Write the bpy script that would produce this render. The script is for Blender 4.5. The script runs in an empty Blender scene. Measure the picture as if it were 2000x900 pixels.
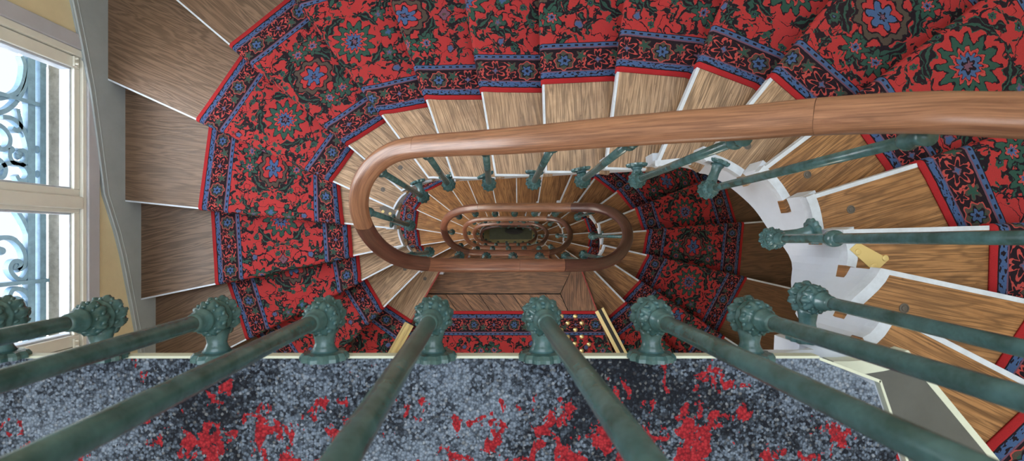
import bpy, bmesh, math, random
from mathutils import Vector, Matrix
random.seed(7)
SC = bpy.context.scene
COL = SC.collection

# ------------------------------------------------------------------ camera
F = 1000.0                      # focal length in pixels of the 2000 px wide frame
ZC = 15.0                       # camera height above the ground floor datum
VX, VY = 985.0, 460.0           # pixel of the point straight below the camera
cam_d = bpy.data.cameras.new('camera'); cam = bpy.data.objects.new('camera', cam_d); COL.objects.link(cam)
cam.location = (0, 0, ZC); cam.rotation_euler = (0, 0, 0)
cam_d.sensor_width = 36; cam_d.lens = 36*F/2000
cam_d.shift_x = (1000-VX)/2000; cam_d.shift_y = (VY-450)/2000
cam_d.clip_start = 0.02; cam_d.clip_end = 200
cam_d.dof.use_dof = True; cam_d.dof.focus_distance = 2.3; cam_d.dof.aperture_fstop = 8
SC.camera = cam
SC.view_settings.view_transform = 'Standard'
SC.view_settings.look = 'None'
SC.view_settings.gamma = 1
SC.view_settings.use_curve_mapping = False
SC.view_settings.exposure = 0.1

# ------------------------------------------------------------------ light
W = bpy.data.worlds.new('sky'); SC.world = W; W.use_nodes = True
bg = W.node_tree.nodes['Background']
bg.inputs[0].default_value = (0.86, 0.93, 1.0, 1); bg.inputs[1].default_value = 1.05
def area(name, loc, rot, sx, sy, power, col):
    l = bpy.data.lights.new(name, 'AREA'); l.shape = 'RECTANGLE'; l.size = sx; l.size_y = sy
    l.energy = power; l.color = col
    o = bpy.data.objects.new(name, l); COL.objects.link(o); o.location = loc; o.rotation_euler = rot
    return o
area('skylight_daylight', (0.1, 0.1, ZC+2.35), (0, 0, 0), 3.6, 2.6, 108, (0.80, 0.90, 1.0))
R0, RI = 0.88, 0.1265           # depth of the grey landing below the camera, riser height
STORE = 21*RI
for s, pw in ((0, 130), (1, 150), (2, 150), (3, 130), (4, 20)):
    area('window_daylight', (-3.15, 0.17, ZC-1.05-s*STORE), (0, -math.radians(62), 0), 2.0, 1.8, pw,
         (0.90, 0.95, 1.0) if s == 0 else (1.0, 0.95, 0.86))

for s in range(0, 5):               # added unseen fill light under each landing, brightens the floor below
    l = bpy.data.lights.new('landing_fill', 'POINT'); l.energy = 27; l.shadow_soft_size = .14; l.color = (1.0, .92, .8)
    o = bpy.data.objects.new('landing_fill', l); COL.objects.link(o); o.location = (.35, -1.15, ZC-R0-.5-s*STORE)
def Z(d): return ZC-d
def lev(n): return ZC-(R0+n*RI)
def P(px, py, d): return Vector(((px-VX)*d/F, (VY-py)*d/F, ZC-d))

# ------------------------------------------------------------------ helpers
def tag(o, label=None, cat=None, group=None, kind=None):
    if label: o['label'] = label
    if cat: o['category'] = cat
    if group: o['group'] = group
    if kind: o['kind'] = kind
    return o
def obj(name, bm, mat=None, parent=None, smooth=False):
    me = bpy.data.meshes.new(name)
    bmesh.ops.recalc_face_normals(bm, faces=bm.faces)
    bm.to_mesh(me); bm.free()
    if smooth:
        for p in me.polygons: p.use_smooth = True
    o = bpy.data.objects.new(name, me); COL.objects.link(o)
    if mat:
        for m in (mat if isinstance(mat, (list, tuple)) else [mat]): me.materials.append(m)
    if parent:
        o.parent = parent
        o.matrix_parent_inverse = Matrix.Translation(parent.location).inverted() if parent.type == 'EMPTY' else parent.matrix_world.inverted()
    return o
def empty(name, loc):
    o = bpy.data.objects.new(name, None); COL.objects.link(o); o.location = loc
    o.empty_display_size = .05
    return o
def box(bm, x0, x1, y0, y1, z0, z1):
    vs = [bm.verts.new(p) for p in ((x0,y0,z0),(x1,y0,z0),(x1,y1,z0),(x0,y1,z0),(x0,y0,z1),(x1,y0,z1),(x1,y1,z1),(x0,y1,z1))]
    for f in ((0,3,2,1),(4,5,6,7),(0,1,5,4),(1,2,6,5),(2,3,7,6),(3,0,4,7)): bm.faces.new([vs[i] for i in f])
def bevel(bm, w, seg=2):
    bmesh.ops.bevel(bm, geom=list(bm.edges), offset=w, segments=seg, affect='EDGES', profile=.5, clamp_overlap=True)
def prism(bm, pts, z0, z1, uv=None):
    """vertical prism over a plan polygon"""
    n = len(pts)
    a = [bm.verts.new((p[0], p[1], z0)) for p in pts]; b = [bm.verts.new((p[0], p[1], z1)) for p in pts]
    fs = [bm.faces.new(list(reversed(a))), bm.faces.new(b)]
    for i in range(n): fs.append(bm.faces.new((a[i], a[(i+1) % n], b[(i+1) % n], b[i])))
    if uv:
        L = bm.loops.layers.uv.verify()
        for f in fs:
            for l in f.loops: l[L].uv = uv(l.vert.co)
    return fs
def sweep(bm, path, prof, up=Vector((0, 0, 1)), closed_ends=True, uvs=False, scale=None):
    """prof: (side, up) pairs; the frame keeps its side vector horizontal"""
    rings = []; L = bm.loops.layers.uv.verify() if uvs else None
    dist = 0; ds = []
    for i, p in enumerate(path):
        t = (path[min(i+1, len(path)-1)]-path[max(i-1, 0)]).normalized()
        side = t.cross(up)
        if side.length < 1e-5: side = Vector((1, 0, 0))
        side.normalize(); u = side.cross(t).normalized()
        k = scale[i] if scale else 1
        rings.append([bm.verts.new(p+side*a*k+u*b*k) for a, b in prof])
        if i: dist += (p-path[i-1]).length
        ds.append(dist)
    n = len(prof)
    for i in range(len(rings)-1):
        for j in range(n):
            f = bm.faces.new((rings[i][j], rings[i][(j+1) % n], rings[i+1][(j+1) % n], rings[i+1][j]))
            if uvs:
                for l, (ii, jj) in zip(f.loops, ((i, j), (i, j+1), (i+1, j+1), (i+1, j))): l[L].uv = (ds[ii], jj/n*.2)
    if closed_ends:
        for r, fl in ((rings[0], True), (rings[-1], False)):
            q = [bm.verts.new(v.co) for v in r]; bm.faces.new(list(reversed(q)) if fl else q)
def circ(r, n=12, ry=None): return [(r*math.cos(2*math.pi*i/n), (ry or r)*math.sin(2*math.pi*i/n)) for i in range(n)]
def catmull(pts, sub):
    out = []
    for i in range(len(pts)-1):
        p0 = pts[max(i-1, 0)]; p1 = pts[i]; p2 = pts[i+1]; p3 = pts[min(i+2, len(pts)-1)]
        for s in range(sub):
            t = s/sub
            out.append(.5*((2*p1)+(p2-p0)*t+(2*p0-5*p1+4*p2-p3)*t*t+(3*p1-p0-3*p2+p3)*t**3))
    out.append(pts[-1].copy()); return out
def lathe(bm, prof, axis_p, axis_d, seg=16, lobes=0, amp=0, twist=0):
    """prof: (distance along axis, radius, lobe weight)"""
    d = axis_d.normalized(); a = d.orthogonal().normalized(); b = d.cross(a)
    rings = []
    for (h, r, *w) in prof:
        k = w[0] if w else 0
        rings.append([bm.verts.new(axis_p+d*h+(a*math.cos(t)+b*math.sin(t))*r*(1+k*amp*math.cos(lobes*t+twist*h))) for t in [2*math.pi*i/seg for i in range(seg)]])
    for i in range(len(rings)-1):
        for j in range(seg): bm.faces.new((rings[i][j], rings[i][(j+1) % seg], rings[i+1][(j+1) % seg], rings[i+1][j]))
    bm.faces.new(list(reversed(rings[0]))); bm.faces.new(rings[-1])

# ------------------------------------------------------------------ node helpers
class N:
    """tiny expression builder for math nodes"""
    def __init__(s, nt): s.nt = nt
    def m(s, op, a, b=None, c=None, clamp=False):
        n = s.nt.nodes.new('ShaderNodeMath'); n.operation = op; n.use_clamp = clamp
        for i, v in enumerate((a, b, c)):
            if v is None: continue
            if isinstance(v, (int, float)): n.inputs[i].default_value = v
            else: s.nt.links.new(v, n.inputs[i])
        return n.outputs[0]
    def mix(s, fac, a, b, mode='MIX'):
        n = s.nt.nodes.new('ShaderNodeMix'); n.data_type = 'RGBA'; n.blend_type = mode
        for k, v in (('Factor', fac), ('A', a), ('B', b)):
            idx = {'Factor': 0, 'A': 6, 'B': 7}[k]
            if isinstance(v, (int, float)): n.inputs[idx].default_value = v
            elif isinstance(v, tuple): n.inputs[idx].default_value = (*v, 1)
            else: s.nt.links.new(v, n.inputs[idx])
        return n.outputs[2]
    def noise(s, vec, scale, detail=2, rough=.5, dist=0, out=0):
        n = s.nt.nodes.new('ShaderNodeTexNoise'); n.inputs['Scale'].default_value = scale
        n.inputs['Detail'].default_value = detail; n.inputs['Roughness'].default_value = rough
        n.inputs['Distortion'].default_value = dist
        if vec: s.nt.links.new(vec, n.inputs['Vector'])
        return n.outputs[out]
    def vor(s, vec, scale, out='Distance', feature='F1'):
        n = s.nt.nodes.new('ShaderNodeTexVoronoi'); n.feature = feature; n.inputs['Scale'].default_value = scale
        if vec: s.nt.links.new(vec, n.inputs['Vector'])
        return n.outputs[out]
    def ramp(s, fac, stops, interp='LINEAR'):
        n = s.nt.nodes.new('ShaderNodeValToRGB'); n.color_ramp.interpolation = interp
        e = n.color_ramp.elements
        while len(e) < len(stops): e.new(.5)
        for i, (p, c) in enumerate(stops):
            e[i].position = p; e[i].color = (*c, 1) if isinstance(c, tuple) else (c, c, c, 1)
        s.nt.links.new(fac, n.inputs[0]); return n.outputs[0]
    def comb(s, x, y, z=0.0):
        n = s.nt.nodes.new('ShaderNodeCombineXYZ')
        for i, v in enumerate((x, y, z)):
            if isinstance(v, (int, float)): n.inputs[i].default_value = v
            else: s.nt.links.new(v, n.inputs[i])
        return n.outputs[0]
    def sep(s, v):
        n = s.nt.nodes.new('ShaderNodeSeparateXYZ'); s.nt.links.new(v, n.inputs[0]); return n.outputs
    def tex(s, which): 
        n = s.nt.nodes.new('ShaderNodeTexCoord'); return n.outputs[which]
    def geo(s): return s.nt.nodes.new('ShaderNodeNewGeometry').outputs['Position']
    def rnd(s): return s.nt.nodes.new('ShaderNodeObjectInfo').outputs['Random']
    def bump(s, h, strength, dist=.002):
        n = s.nt.nodes.new('ShaderNodeBump'); n.inputs['Strength'].default_value = strength; n.inputs['Distance'].default_value = dist
        s.nt.links.new(h, n.inputs['Height']); return n.outputs[0]
def sr(r, g, b):
    f = lambda c: (c/255/12.92) if c/255 <= .04045 else ((c/255+.055)/1.055)**2.4
    return (f(r), f(g), f(b))
def mat(name, col=(.5, .5, .5), rough=.5, metal=0, spec=.5):
    m = bpy.data.materials.new(name); m.use_nodes = True
    b = m.node_tree.nodes['Principled BSDF']
    b.inputs['Base Color'].default_value = (*col, 1); b.inputs['Roughness'].default_value = rough
    b.inputs['Metallic'].default_value = metal; b.inputs['Specular IOR Level'].default_value = spec
    return m, N(m.node_tree), b
def paint(name, col, rough=.45, dirt=.12, sc=9):
    m, n, b = mat(name, col, rough)
    g = n.geo(); f = n.noise(g, sc, 5, .65)
    c = n.mix(n.ramp(f, [(.3, 0.0), (.75, 1.0)]), tuple(v*(1-dirt) for v in col), tuple(min(1, v*(1+dirt*.4)) for v in col))
    m.node_tree.links.new(c, b.inputs['Base Color'])
    m.node_tree.links.new(n.bump(n.noise(g, 35, 4), .25, .003), b.inputs['Normal'])
    return m

# ---- oriental runner
def make_runner_mat():
    m, n, b = mat('red oriental stair carpet', (.5, .05, .05), .95, 0, .15)
    RED, BLK, BLU = sr(166, 50, 51), sr(17, 19, 28), sr(62, 92, 134)
    GRN, MAU, BRN, PINK = sr(38, 78, 68), sr(108, 74, 92), sr(74, 68, 60), sr(176, 72, 68)
    uv = n.sep(n.tex('UV')); pos = n.comb(uv[0], uv[1], 0.0)
    w = n.nt.nodes.new('ShaderNodeTexNoise'); w.inputs['Scale'].default_value = 75; w.inputs['Detail'].default_value = 2; n.nt.links.new(pos, w.inputs['Vector'])
    wc = n.sep(w.outputs['Color'])
    u0 = n.m('ADD', uv[0], n.m('MULTIPLY', n.m('SUBTRACT', wc[0], .5), .014))
    v0 = n.m('ADD', uv[1], n.m('MULTIPLY', n.m('SUBTRACT', wc[1], .5), .014))
    w2 = n.nt.nodes.new('ShaderNodeTexNoise'); w2.inputs['Scale'].default_value = 26; w2.inputs['Detail'].default_value = 1; n.nt.links.new(pos, w2.inputs['Vector'])
    w2c = n.sep(w2.outputs['Color'])
    u0 = n.m('ADD', u0, n.m('MULTIPLY', n.m('SUBTRACT', w2c[0], .5), .018)); v0 = n.m('ADD', v0, n.m('MULTIPLY', n.m('SUBTRACT', w2c[1], .5), .022))
    au = n.m('ABSOLUTE', uv[0]); auw = n.m('ABSOLUTE', u0)
    e = n.m('SUBTRACT', .41, n.m('ADD', n.m('MULTIPLY', au, .85), n.m('MULTIPLY', auw, .15)))
    def wrap(v, L, off=0.0):           # -L/2..L/2
        q = n.m('DIVIDE', n.m('ADD', v, off), L)
        return n.m('MULTIPLY', n.m('SUBTRACT', n.m('FRACT', q), .5), L)
    def star(x, y, cx, cy, R, lobes=0, amp=0, ph=0, sy=1.0):
        dx = n.m('SUBTRACT', x, cx) if cx else x; dy = n.m('SUBTRACT', y, cy) if cy else y
        if sy != 1: dy = n.m('MULTIPLY', dy, sy)
        r = n.m('SQRT', n.m('ADD', n.m('MULTIPLY', dx, dx), n.m('MULTIPLY', dy, dy)))
        if lobes:
            th = n.m('ARCTAN2', dy, dx)
            k = n.m('MULTIPLY_ADD', n.m('COSINE', n.m('MULTIPLY_ADD', th, float(lobes), float(ph))), amp*R, R)
            return n.m('DIVIDE', r, k)
        return n.m('DIVIDE', r, R)
    def cres(x, y, cx, cy, R, wdt, th0, span, jag=11):
        dx = n.m('SUBTRACT', x, cx); dy = n.m('SUBTRACT', y, cy)
        r = n.m('SQRT', n.m('ADD', n.m('MULTIPLY', dx, dx), n.m('MULTIPLY', dy, dy)))
        th = n.m('ARCTAN2', n.m('SUBTRACT', n.m('MULTIPLY', dy, math.cos(th0)), n.m('MULTIPLY', dx, math.sin(th0))),
                 n.m('ADD', n.m('MULTIPLY', dx, math.cos(th0)), n.m('MULTIPLY', dy, math.sin(th0))))
        env = n.m('MAXIMUM', n.m('COSINE', n.m('MINIMUM', n.m('MULTIPLY', n.m('ABSOLUTE', th), math.pi/2/span), 1.57)), .01)
        ww = n.m('MULTIPLY', n.m('MULTIPLY', env, wdt), n.m('MULTIPLY_ADD', n.m('SINE', n.m('MULTIPLY', th, float(jag))), .45, .9))
        return n.m('DIVIDE', n.m('ABSOLUTE', n.m('SUBTRACT', r, R)), ww)
    def lay(base, d, rings):
        for lim, col in rings: base = n.mix(n.m('LESS_THAN', d, lim), base, col)
        return base
    # field
    Lf = .84
    y = wrap(v0, Lf); x = auw
    c = n.mix(0.0, RED, RED)
    sy_ = n.comb(x, v0, 1.3)
    n1 = n.noise(sy_, 19, 2, .45, 1.4); n2 = n.noise(sy_, 10, 1, .5, .5); n3 = n.noise(n.comb(x, v0, 5.9), 7, 1)
    vine = n.m('LESS_THAN', n.m('ABSOLUTE', n.m('SUBTRACT', n2, .5)), .0085)
    c = n.mix(vine, c, BLK)
    leaf = n.m('ADD', n.m('ADD', n1, n.m('MULTIPLY', n.m('SUBTRACT', n3, .5), .12)), n.m('MULTIPLY', n.m('SINE', n.m('MULTIPLY', n.m('ADD', x, n.m('MULTIPLY', v0, .6)), 420.0)), .012))
    c = n.mix(n.m('GREATER_THAN', leaf, .553), c, GRN)
    c = n.mix(n.m('GREATER_THAN', leaf, .571), c, BLK)
    c = n.mix(n.m('GREATER_THAN', leaf, .672), c, GRN)
    c = lay(c, star(x, y, 0, 0, .125, 12, .10, 0, 1.0), ((1.0, RED),)); c = lay(c, star(x, y, 0, .42, .112, 9, .08, .5, .85), ((1.0, RED),))
    for (cx, cy, R, wd, th, sp, jg) in ((.0, .0, .135, .022, .75, .55, 13), (.0, .0, .135, .020, -.75, .5, 13), (.12, .27, .06, .017, 2.2, 1.1, 9),
                                        (.0, .42, .125, .028, -.9, .6, 12), (.0, -.42, .125, .028, .9, .6, 12), (.18, -.13, .05, .015, -2.5, 1.0, 8), (.2, .14, .04, .013, 2.0, 1.0, 8),
                                        (.10, -.24, .055, .015, .8, 1.0, 9)):
        d = cres(x, y, cx, cy, R, wd, th, sp, jg)
        c = lay(c, d, ((1.08, GRN), (.86, BLK), (.22, GRN)))
    for (cx, cy, R, wd, th, sp) in ((.13, .0, .06, .0035, 2.6, 1.5), (.06, .22, .05, .0035, -.6, 1.8), (.05, -.2, .07, .0035, .4, 1.6), (.17, .35, .06, .0035, 3.6, 1.6), (.16, -.34, .06, .0035, 2.0, 1.6)):
        c = lay(c, cres(x, y, cx, cy, R, wd, th, sp, 17), ((1.0, BLK),))
    # small green flowers, blue buds
    for (cx, cy, R) in ((.03, .20, .0135), (.075, .165, .0125), (.03, .145, .012), (.205, .02, .0125), (.225, -.05, .012), (.19, .40, .012), (.11, -.30, .0125), (.035, -.265, .0125), (.215, -.22, .012), (.15, .09, .012)):
        c = lay(c, star(x, y, cx, cy, R, 6, .15), ((1.15, GRN), (.45, BLK), (.18, BLU)))
    for (cx, cy, R) in ((.165, .215, .015), (.185, -.165, .015)):
        c = lay(c, star(x, y, cx, cy, R, 5, .1), ((1.3, BLK), (1.05, MAU), (.8, BLU)))
    for (cx, cy) in ((.11, .14), (.225, .10), (.21, .30), (.13, -.06), (.065, -.33), (.22, -.36), (.225, -.11)):
        c = lay(c, star(x, y, cx, cy, .0095, 5, .5), ((1.0, BLK),))
    # side palmettes
    for (cx, cy) in ((.135, .33), (.14, -.42), (.14, .42)):
        c = lay(c, star(x, y, cx, cy, .042, 7, .28, 1.0), ((1.1, BLK), (.95, GRN), (.52, BLK), (.45, PINK), (.3, BLU), (.12, BLK)))
    c = lay(c, star(x, y, .10, -.15, .030, 5, .35, .6), ((1.14, BLK), (.95, GRN), (.4, MAU), (.22, BLU)))
    # main palmettes on the axis
    c = lay(c, star(x, y, 0, 0, .088, 12, .20, 0, 1.0), ((1.06, BLK), (.98, GRN), (.66, BLK), (.62, PINK), (.54, RED), (.46, BLK), (.42, BLU)))
    c = lay(c, star(x, y, 0, 0, .020, 6, .3), ((1.0, BLK), (.6, MAU)))
    for (yc) in (.42, -.42):
        c = lay(c, star(x, y, 0, yc, .082, 9, .1, .5, .85), ((1.1, BLK), (1.0, BRN), (.80, BLK), (.74, RED)))
        c = lay(c, star(x, y, 0, yc, .036, 6, .32, 0, .8), ((1.12, BLK), (.95, BLU), (.35, BLK), (.2, MAU)))
    c = lay(c, star(x, y, 0, .235, .024, 4, .18, math.pi/4*0), ((1.15, BLK), (.95, MAU), (.3, BRN)))
    c = lay(c, star(x, y, 0, -.175, .026, 5, .3), ((1.15, BLK), (.95, GRN), (.45, BLU)))
    # border band
    Lb = .28; yb = wrap(v0, Lb); xb = n.m('SUBTRACT', e, .094)
    ayb = n.m('ABSOLUTE', yb)
    bd = n.mix(0.0, BLK, BLK)
    bd = lay(bd, cres(ayb, xb, .115, .0, .040, .0045, math.pi, 1.5, 15), ((1.0, PINK),))
    bd = lay(bd, cres(ayb, xb, .06, .0, .030, .004, .3, 1.4, 13), ((1.2, PINK),))
    bd = lay(bd, star(ayb, xb, .068, .018, .016, 5, .4, 1), ((1.15, BRN), (.8, GRN)))
    bd = lay(bd, star(ayb, xb, .068, -.022, .015, 5, .4, 2), ((1.15, PINK), (.85, BLK)))
    bd = lay(bd, star(ayb, xb, .14, .0, .034, 7, .4, 0), ((1.0, PINK), (.78, BLK)))
    bd = lay(bd, star(ayb, xb, .14, .0, .011, 4, .3, 0), ((1.0, MAU), (.6, BLU)))
    bd = lay(bd, star(yb, xb, 0, 0, .041, 8, .09), ((1.0, PINK), (.90, BRN), (.62, GRN)))
    bd = lay(bd, star(yb, xb, 0, 0, .022, 6, .26), ((1.15, BLK), (.85, BLU), (.3, BLK)))
    # stripes
    dash = n.m('GREATER_THAN', n.noise(n.comb(n.m('MULTIPLY', uv[1], 70.), n.m('MULTIPLY', e, 130.), 0.0), 1.0, 1), .57)
    dash2 = n.m('MULTIPLY', n.m('GREATER_THAN', n.m('SINE', n.m('MULTIPLY', uv[1], 2*math.pi/.032)), .15), n.m('LESS_THAN', n.m('ABSOLUTE', n.m('SUBTRACT', e, .1565)), .0035))
    blue1 = n.mix(dash, BLU, BLK); blue2 = n.mix(dash2, BLU, BLK)
    out = c
    for lim, col in ((.1680, BLK), (.1650, blue2), (.1485, MAU), (.1425, BLK), (.1380, bd), (.0510, MAU), (.0465, blue1), (.0245, BLK), (.0200, sr(166, 38, 42))):
        out = n.mix(n.m('LESS_THAN', e, lim), out, col)
    pile = n.noise(pos, 420, 2); wear = n.noise(n.geo(), 3.5, 3)
    out = n.mix(n.ramp(pile, [(.25, .32), (.7, 0.)]), out, (.02, .01, .012))
    out = n.mix(n.m('MULTIPLY', wear, .05), out, sr(150, 90, 90))
    n.nt.links.new(out, b.inputs['Base Color'])
    n.nt.links.new(n.bump(pile, .5, .002), b.inputs['Normal'])
    b.inputs['Sheen Weight'].default_value = .0
    return m
M_RUN = make_runner_mat()

# ---- oak of the treads: UV.x along the tread, UV.y across it (metres)
def make_oak(name, light, dark, outer, edge=.45, unworn=.9):
    m, n, b = mat(name, light, .48, 0, .4)
    uv = n.sep(n.tex('UV')); r = n.rnd()
    o1 = n.m('MULTIPLY', r, 37.0)
    p = n.comb(n.m('ADD', n.m('MULTIPLY', uv[0], 1.7), o1), n.m('MULTIPLY', uv[1], 20.), o1)
    f1 = n.noise(p, .9, 3, .5, .45)
    rings = n.m('SINE', n.m('MULTIPLY', f1, 62.0))
    fine = n.noise(n.comb(n.m('ADD', n.m('MULTIPLY', uv[0], 6.), o1), n.m('MULTIPLY', uv[1], 330.), o1), 1.0, 3, .6)
    blot = n.noise(n.comb(n.m('ADD', uv[0], o1), uv[1], o1), 5.5, 5, .65, .6)
    c = n.mix(n.ramp(blot, [(.32, 0.), (.7, 1.)]), dark, light)
    mid = tuple(v*.30 for v in dark)
    c = n.mix(n.m('MULTIPLY', n.m('POWER', n.m('MULTIPLY_ADD', rings, .5, .5), 2.2), .62), c, mid)
    c = n.mix(n.ramp(fine, [(.38, .75), (.54, 0.)]), c, mid)
    w = n.m('SMOOTH_MIN', 1.0, n.m('MULTIPLY', n.m('SUBTRACT', n.m('ADD', uv[0], n.m('MULTIPLY', blot, .35)), edge+.15), 2.4), .2)
    w = n.m('MULTIPLY', n.m('MAXIMUM', w, 0.0), unworn)
    c = n.mix(w, c, n.mix(n.m('MULTIPLY', n.m('MULTIPLY_ADD', rings, .5, .5), n.m('MULTIPLY_ADD', blot, 1.2, .2)), outer, tuple(v*.34 for v in outer)))
    c = n.mix(n.ramp(n.noise(n.tex('UV'), 24, 3, .7), [(.66, 0.), (.74, .55)]), c, tuple(v*.2 for v in dark))
    c = n.mix(n.m('MULTIPLY', r, .22), c, dark)
    n.nt.links.new(c, b.inputs['Base Color'])
    n.nt.links.new(n.bump(n.m('ADD', fine, n.m('MULTIPLY', rings, .25)), .35, .0025), b.inputs['Normal'])
    n.nt.links.new(n.m('MULTIPLY_ADD', blot, .3, .3), b.inputs['Roughness'])
    return m
M_OAK = make_oak('worn oak tread', sr(202, 170, 138), sr(156, 124, 96), sr(104, 82, 67))
M_OAK2 = make_oak('golden oak tread', sr(184, 136, 88), sr(140, 96, 58), sr(90, 64, 47))
M_PARQ = make_oak('parquet oak', sr(160, 116, 84), sr(116, 80, 56), sr(140, 100, 70), 9)

def make_rail(name, a, bcol):
    m, n, b = mat(name, a, .33, 0, .5)
    uv = n.sep(n.tex('UV')); r = n.rnd(); o1 = n.m('MULTIPLY', r, 21.0)
    p = n.comb(n.m('ADD', n.m('MULTIPLY', uv[0], 3.0), o1), n.m('MULTIPLY', uv[1], 55.), o1)
    f = n.noise(p, 1.6, 5, .7, .8); g = n.noise(n.geo(), 240, 2)
    c = n.mix(n.ramp(f, [(.3, 0.), (.68, 1.)]), bcol, a)
    c = n.mix(n.ramp(n.noise(n.comb(n.m('MULTIPLY', uv[0], 9.), n.m('MULTIPLY', uv[1], 500.), o1), 1.0, 2), [(.35, .5), (.55, 0.)]), c, tuple(v*.45 for v in bcol))
    n.nt.links.new(c, b.inputs['Base Color'])
    n.nt.links.new(n.bump(n.m('ADD', f, g), .12, .001), b.inputs['Normal'])
    return m
M_RAIL = [make_rail('pale mahogany rail', sr(160, 114, 86), sr(118, 78, 58)), make_rail('red brown rail', sr(144, 96, 74), sr(104, 64, 50)),
          make_rail('dark mahogany rail', sr(104, 66, 56), sr(72, 44, 38))]

def make_iron():
    m, n, b = mat('green painted cast iron', sr(52, 92, 92), .27, 0, .6)
    g = n.geo(); f = n.noise(g, 22, 4, .65); h = n.noise(g, 90, 3)
    c = n.mix(n.ramp(f, [(.35, 0.), (.7, 1.)]), sr(48, 77, 77), sr(74, 110, 116))
    c = n.mix(n.ramp(h, [(.62, 0.), (.8, .25)]), c, sr(60, 62, 54))
    n.nt.links.new(c, b.inputs['Base Color'])
    n.nt.links.new(n.bump(n.m('ADD', h, f), .22, .002), b.inputs['Normal'])
    return m
M_IRON = make_iron()
def make_greycarpet():
    m, n, b = mat('grey and red tufted carpet', (.2, .2, .2), .97, 0, .1)
    g = n.geo()
    tuft = n.vor(g, 225); tc = n.sep(n.vor(g, 225, 'Color'))[0]; tc2 = n.sep(n.vor(g, 225, 'Color'))[1]
    big = n.noise(g, 3.0, 3, .6, .4); med = n.noise(g, 12, 4, .7, .6); fl = n.noise(g, 60, 3, .7)
    k = n.m('ADD', n.m('ADD', n.m('MULTIPLY', big, .68), n.m('MULTIPLY', med, .32)), n.m('MULTIPLY', n.m('SUBTRACT', tc, .5), .20))
    c = n.ramp(k, [(.38, sr(34, 37, 45)), (.46, sr(62, 70, 82)), (.53, sr(106, 119, 138)), (.66, sr(134, 148, 168))])
    c = n.mix(n.ramp(tc2, [(.90, 0.), (.97, .22)]), c, sr(205, 208, 212))
    c = n.mix(n.ramp(tc2, [(.04, .6), (.10, 0.)]), c, sr(40, 42, 50))
    p = n.sep(g)
    # red flecks: sparse towards the stair edge, dense further in, a design of the carpet
    w = n.noise(n.comb(n.m('MULTIPLY', p[0], 1.0), n.m('MULTIPLY', p[1], .8), 5.7), 25, 4, .66, .3)
    reg = n.noise(n.comb(p[0], p[1], 2.1), 3.6, 1)
    dens = n.m('MULTIPLY', n.m('MAXIMUM', n.m('SUBTRACT', n.m('MULTIPLY', p[1], -1.0), .235), 0.0), .9)
    red = n.m('GREATER_THAN', n.m('ADD', n.m('ADD', w, n.m('MINIMUM', dens, .075)), n.m('MULTIPLY', n.m('SUBTRACT', reg, .5), .42)), .650)
    c = n.mix(red, c, n.mix(tc, sr(140, 34, 44), sr(176, 52, 60)))
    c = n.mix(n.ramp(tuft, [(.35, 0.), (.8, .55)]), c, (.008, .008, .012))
    n.nt.links.new(c, b.inputs['Base Color'])
    n.nt.links.new(n.bump(n.m('SUBTRACT', 1.0, tuft), .8, .0035), b.inputs['Normal'])
    return m
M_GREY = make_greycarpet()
M_WHITE = paint('chipped white paint', sr(200, 208, 220), .4, .18, 30)
M_STRING = paint('white string paint', sr(196, 203, 216), .42, .08)
M_CREAM = paint('cream wall paint', sr(226, 212, 176), .6, .08)
M_SKIRT = paint('grey woodwork paint', sr(166, 176, 182), .4, .1)
M_GREYT = paint('grey architrave paint', sr(190, 192, 202), .45, .08)
M_SASH = paint('off white window paint', sr(232, 232, 224), .35, .05)
M_VINYL = paint('grey vinyl', sr(84, 86, 84), .5, .2, 14)
M_REDP = paint('red painted edge', sr(150, 52, 46), .6, .2, 20)
M_STRIP = paint('ivory edge strip', sr(206, 212, 196), .4, .08, 20)
M_BRASS = mat('brass', sr(240, 218, 160), .3, .8)[0]
M_BRASS2 = mat('dull brass', sr(206, 184, 126), .45, .5)[0]
M_STEEL = mat('steel screw', sr(96, 90, 84), .5, .6)[0]
M_BLACK = mat('black rubber insert', sr(40, 40, 42), .7)[0]
M_STONE = paint('pale facade stone', sr(150, 148, 144), .85, .35, 26)
M_GRILLE = paint('blue grey grille paint', sr(120, 152, 178), .5, .25, 30)
M_DARKW = paint('dark wood', sr(58, 50, 42), .5, .3)

# ------------------------------------------------------------------ stair plan
V2 = lambda x, y: Vector((x, y, 0))
XL, XR, YT, YB = -2.17, 2.42, 1.72, -2.05
# nosing k (1..21): inner corner A, inner carpet corner I, outer carpet corner O
A1 = {1: (.647,-.248), 2: (.793,-.226), 3: (.849,-.165), 4: (.926,-.081), 5: (.918,.015), 6: (.892,.113), 7: (.8145,.205), 8: (.69,.263), 9: (.558,.258), 10: (.398,.262),
      11: (.172,.264), 12: (-.041,.266), 13: (-.24,.270), 14: (-.375,.283), 15: (-.532,.23), 16: (-.60,.142), 17: (-.626,.038), 18: (-.597,-.06), 19: (-.56,-.115), 20: (-.51,-.197), 21: (-.41,-.2085)}
I1 = {1: (.80,-.62), 2: (1.02,-.50), 3: (1.19,-.34), 4: (1.307,-.162), 5: (1.3126,.026), 6: (1.218,.213), 7: (1.08,.405), 8: (.918,.544), 9: (.713,.622), 10: (.446,.646),
      11: (.161,.633), 12: (-.102,.636), 13: (-.367,.635), 14: (-.605,.592), 15: (-.808,.464), 16: (-.931,.292), 17: (-.908,.067), 18: (-.894,-.121), 19: (-.879,-.278), 20: (-.772,-.46), 21: (-.614,-.563)}
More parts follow.
